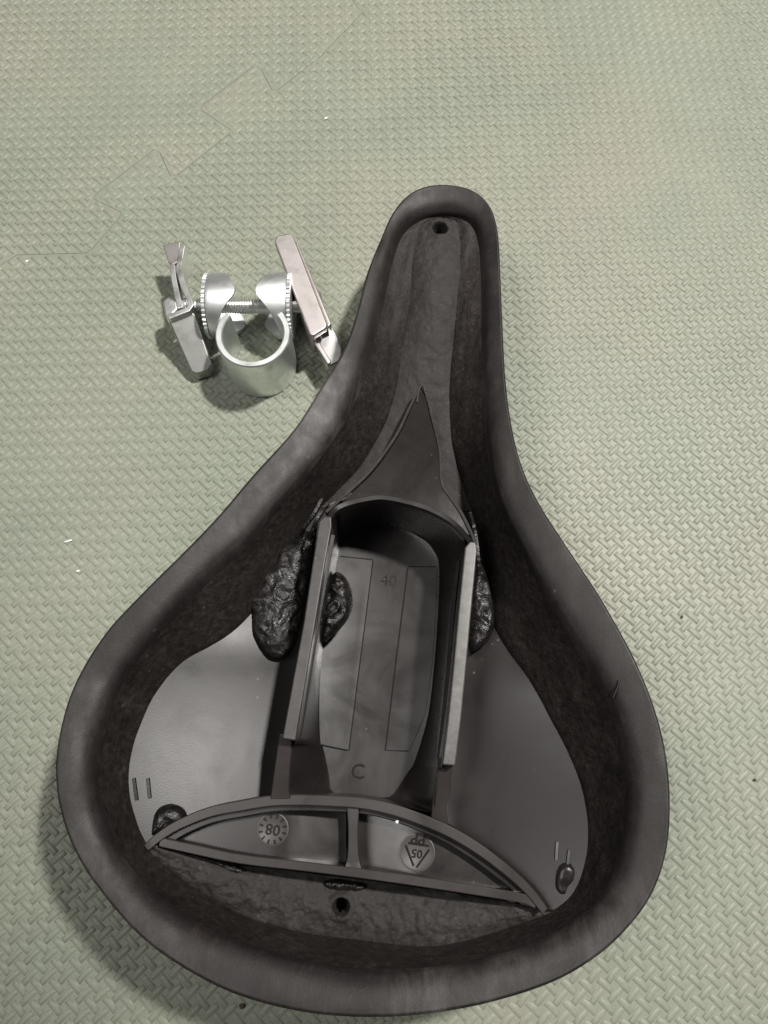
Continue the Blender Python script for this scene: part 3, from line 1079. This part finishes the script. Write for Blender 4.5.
def cup(x0, sgn, name):
    verts, faces = [], []
    n = 64
    th = 1.4
    for i in range(n):
        a = 2 * math.pi * i / n
        ca, sa = math.cos(a), math.sin(a)
        d = dep(ca)
        if abs(sa) < .35 and ca < 0: d = 3.5
        for r, dx in ((0.5, th), (RD - th - 1.2, th), (RD - th, th + 1.2), (RD - th, d), (RD - th * .5, d + .25), (RD, d), (RD, 1.6), (RD - .45, .45), (RD - 1.6, 0), (.5, 0)):
            verts.append((x0 + sgn * dx, by + r * ca, bz + r * sa))
    m = 10
    for i in range(n):
        j = (i + 1) % n
        for k in range(m - 1):
            faces.append([i * m + k, i * m + k + 1, j * m + k + 1, j * m + k])
    return build(name, verts, faces, M_ZINC, CLP, sharp=45)


cup(xl, 1, 'clamp_ear')
cup(xr, -1, 'clamp_ear')


def toothed(x0, x1, name, r0, r1, mat):
    n = 44
    pts = []
    for i in range(n * 4):
        a = 2 * math.pi * i / (n * 4)
        r = r1 if (i % 4) in (0, 1) else r0
        pts.append((by + r * math.cos(a), bz + r * math.sin(a)))
    k = len(pts)
    verts = [(x0, y, z) for y, z in pts] + [(x1, y, z) for y, z in pts]
    faces = [list(range(k)), list(range(2 * k - 1, k - 1, -1))] + [[i, (i + 1) % k, (i + 1) % k + k, i + k] for i in range(k)]
    return build(name, verts, faces, mat, CLP, smooth=False)


toothed(xl - 1.2, xl + .1, 'serrated_disc', RD - .40, RD + .0, M_ZINC)
toothed(xr - .1, xr + 1.2, 'serrated_disc', RD - .40, RD + .0, M_ZINC)


def lathe_x(profile, name, mat, parent, yy=None, zz=None, n=28):
    yy = by if yy is None else yy; zz = bz if zz is None else zz
    verts, faces = [], []
    for x, r in profile:
        for i in range(n):
            a = 2 * math.pi * i / n
            verts.append((x, yy + r * math.cos(a), zz + r * math.sin(a)))
    for k in range(len(profile) - 1):
        for i in range(n):
            j = (i + 1) % n
            faces.append([k * n + i, k * n + j, (k + 1) * n + j, (k + 1) * n + i])
    return build(name, verts, faces, mat, parent, sharp=60)


x_end = Z(622, 300, 14).x
x_start = Z(150, 330, 14).x
x_mid = xl + (xr - xl) * .62
prof = [(x_start, 0.01), (x_start, 2.8)]
x = x_start + .3
while x < x_mid:
    prof += [(x, 2.65), (x + .5, 3.15)]
    x += 1.0
prof += [(x_mid + .3, 3.0), (x_end, 3.0), (x_end, .01)]
bolt = lathe_x(prof, 'bolt', M_EDGE, CLP)
lathe_x([(x_end - 1.2, .01), (x_end - 1.2, 5.2), (x_end + .6, 5.2), (x_end + 1.2, 4.4), (x_end + 1.5, 2.6), (x_end + 1.6, .01)], 'bolt_head', M_STEEL, bolt, yy=by + 1.0)

# right rail clip: long top plate, second flange, lower plate end
rc = [Z(468, 108, 22), Z(478, 88, 22), Z(524, 80, 22), Z(536, 92, 22), Z(654, 398, 22), Z(648, 412, 22), Z(604, 440, 22), Z(592, 434, 22)]
slab('rail_plate', rc, 3.2, M_STEEL, CLP, bevel=.9, seg=3)
slab('rail_plate_flange', [Z(538, 105, 19.5), Z(553, 118, 19.5), Z(668, 395, 19.5), Z(655, 410, 19.5)], 17, M_STEEL, CLP, bevel=.5)
slab('rail_plate_flange', [Z(497, 170, 18.5), Z(512, 170, 18.5), Z(612, 440, 18.5), Z(597, 446, 18.5)], 12, M_STEEL, CLP, bevel=.5)
lp = [Z(598, 430, 13), Z(640, 400, 13), Z(668, 396, 13), Z(690, 440, 13), Z(706, 482, 13), Z(706, 508, 13), Z(692, 530, 13), Z(664, 543, 13), Z(650, 540, 13), Z(625, 500, 13)]
slab('lower_plate', lp, 4, M_EDGE, CLP, bevel=.9, seg=3)
slab('lower_plate_groove', [Z(603, 455, 14.6), Z(618, 446, 14.6), Z(668, 528, 14.6), Z(655, 540, 14.6)], 3, M_STEEL, CLP, bevel=.6)


# left rail clip: folded sheet seen from its end, and a channel leaning on the mat
def sheet(name, pts, z0, z1, half, mat):
    out = ribbon([Vector((p.x, p.y, z1)) for p in pts], half)
    return slab(name, out, 0, mat, CLP, bevel=.35, zbot=z0)


sheet('folded_sheet', [Z(148, 122, 19), Z(141, 160, 19), Z(134, 205, 19), Z(150, 262, 19), Z(172, 312, 19), Z(178, 330, 19), Z(168, 345, 19), Z(130, 360, 19), Z(98, 372, 19)], 8, 19, 1.15, M_EDGE)
sheet('folded_sheet', [Z(112, 190, 18), Z(118, 240, 18), Z(130, 300, 18), Z(140, 342, 18)], 8, 18, 1.1, M_EDGE)
slab('folded_tab', [Z(78, 120, 17), Z(140, 110, 18.5), Z(136, 180, 18), Z(112, 192, 17.5), Z(98, 180, 17)], 1.6, M_STEEL, CLP, bevel=.4)
slab('channel_end', [Z(78, 318, 17.5), Z(98, 300, 17.5), Z(128, 318, 17.5), Z(132, 345, 17.5), Z(98, 380, 17.5), Z(86, 365, 17.5)], 9, M_EDGE, CLP, bevel=.8, seg=3)
slab('channel_plate', [Z(98, 385, 16.5), Z(180, 352, 16.5), Z(192, 362, 16), Z(252, 540, 6.5), Z(240, 562, 5.5), Z(196, 574, 5.5), Z(178, 566, 6)], 0, M_MAT_TINT, CLP, bevel=.8, seg=3, zbot=.7)

# ------------------------------------------------------------------ lint and crumbs on the mat
def speck(name, px, py, L, W, rot, mat, label, cat, zb=.7):
    c = P(px, py, zb)
    verts, faces = [], []
    n = 10
    rng2 = random.Random(int(px * 7 + py))
    for k, (rr_, z) in enumerate(((1, 0), (.9, .5), (.45, .85))):
        for i in range(n):
            a = 2 * math.pi * i / n
            j = 1 + rng2.uniform(-.18, .18)
            x_, y_ = L * rr_ * j * math.cos(a), W * rr_ * j * math.sin(a)
            verts.append((c.x + x_ * math.cos(rot) - y_ * math.sin(rot), c.y + x_ * math.sin(rot) + y_ * math.cos(rot), zb - .15 + z * W))
    for k in range(2):
        for i in range(n):
            j = (i + 1) % n
            faces.append([k * n + i, k * n + j, k * n + n + j, k * n + n + i])
    faces.append([2 * n + i for i in range(n)])
    o = build(name, verts, faces, mat, None, sharp=80)
    return tag(o, label, cat)


speck('lint_fibre', 68, 541, 1.7, .42, .25, M_LINT, 'thin white lint fibre on the mat left of the saddle', 'lint')
speck('lint_grain', 78, 571, .75, .5, .3, M_LINT, 'bright white grain on the mat just left of the saddle', 'lint')
speck('lint_grain', 27, 261, .7, .55, .1, M_LINT, 'tiny white grain below the mat seam at the left edge', 'lint')
speck('lint_grain', 326, 118, .8, .55, .8, M_LINT, 'pale grain on the mat above and left of the saddle nose', 'lint')
speck('dirt_crumb', 242, 1006, .95, .8, .3, M_CRUMB, 'dark brown crumb on the mat below the saddle tail', 'crumb')
speck('dirt_crumb', 755, 780, .6, .45, .5, M_CRUMB, 'small dark crumb on the mat at the right edge', 'crumb')
speck('dirt_crumb', 682, 617, .6, .4, .9, M_CRUMB, 'small dark crumb on the mat right of the saddle wing', 'crumb')
speck('lint_grain', 397, 822, .55, .5, 0, M_LINT, 'white speck on the arched rib inside the saddle', 'lint', 38.2)
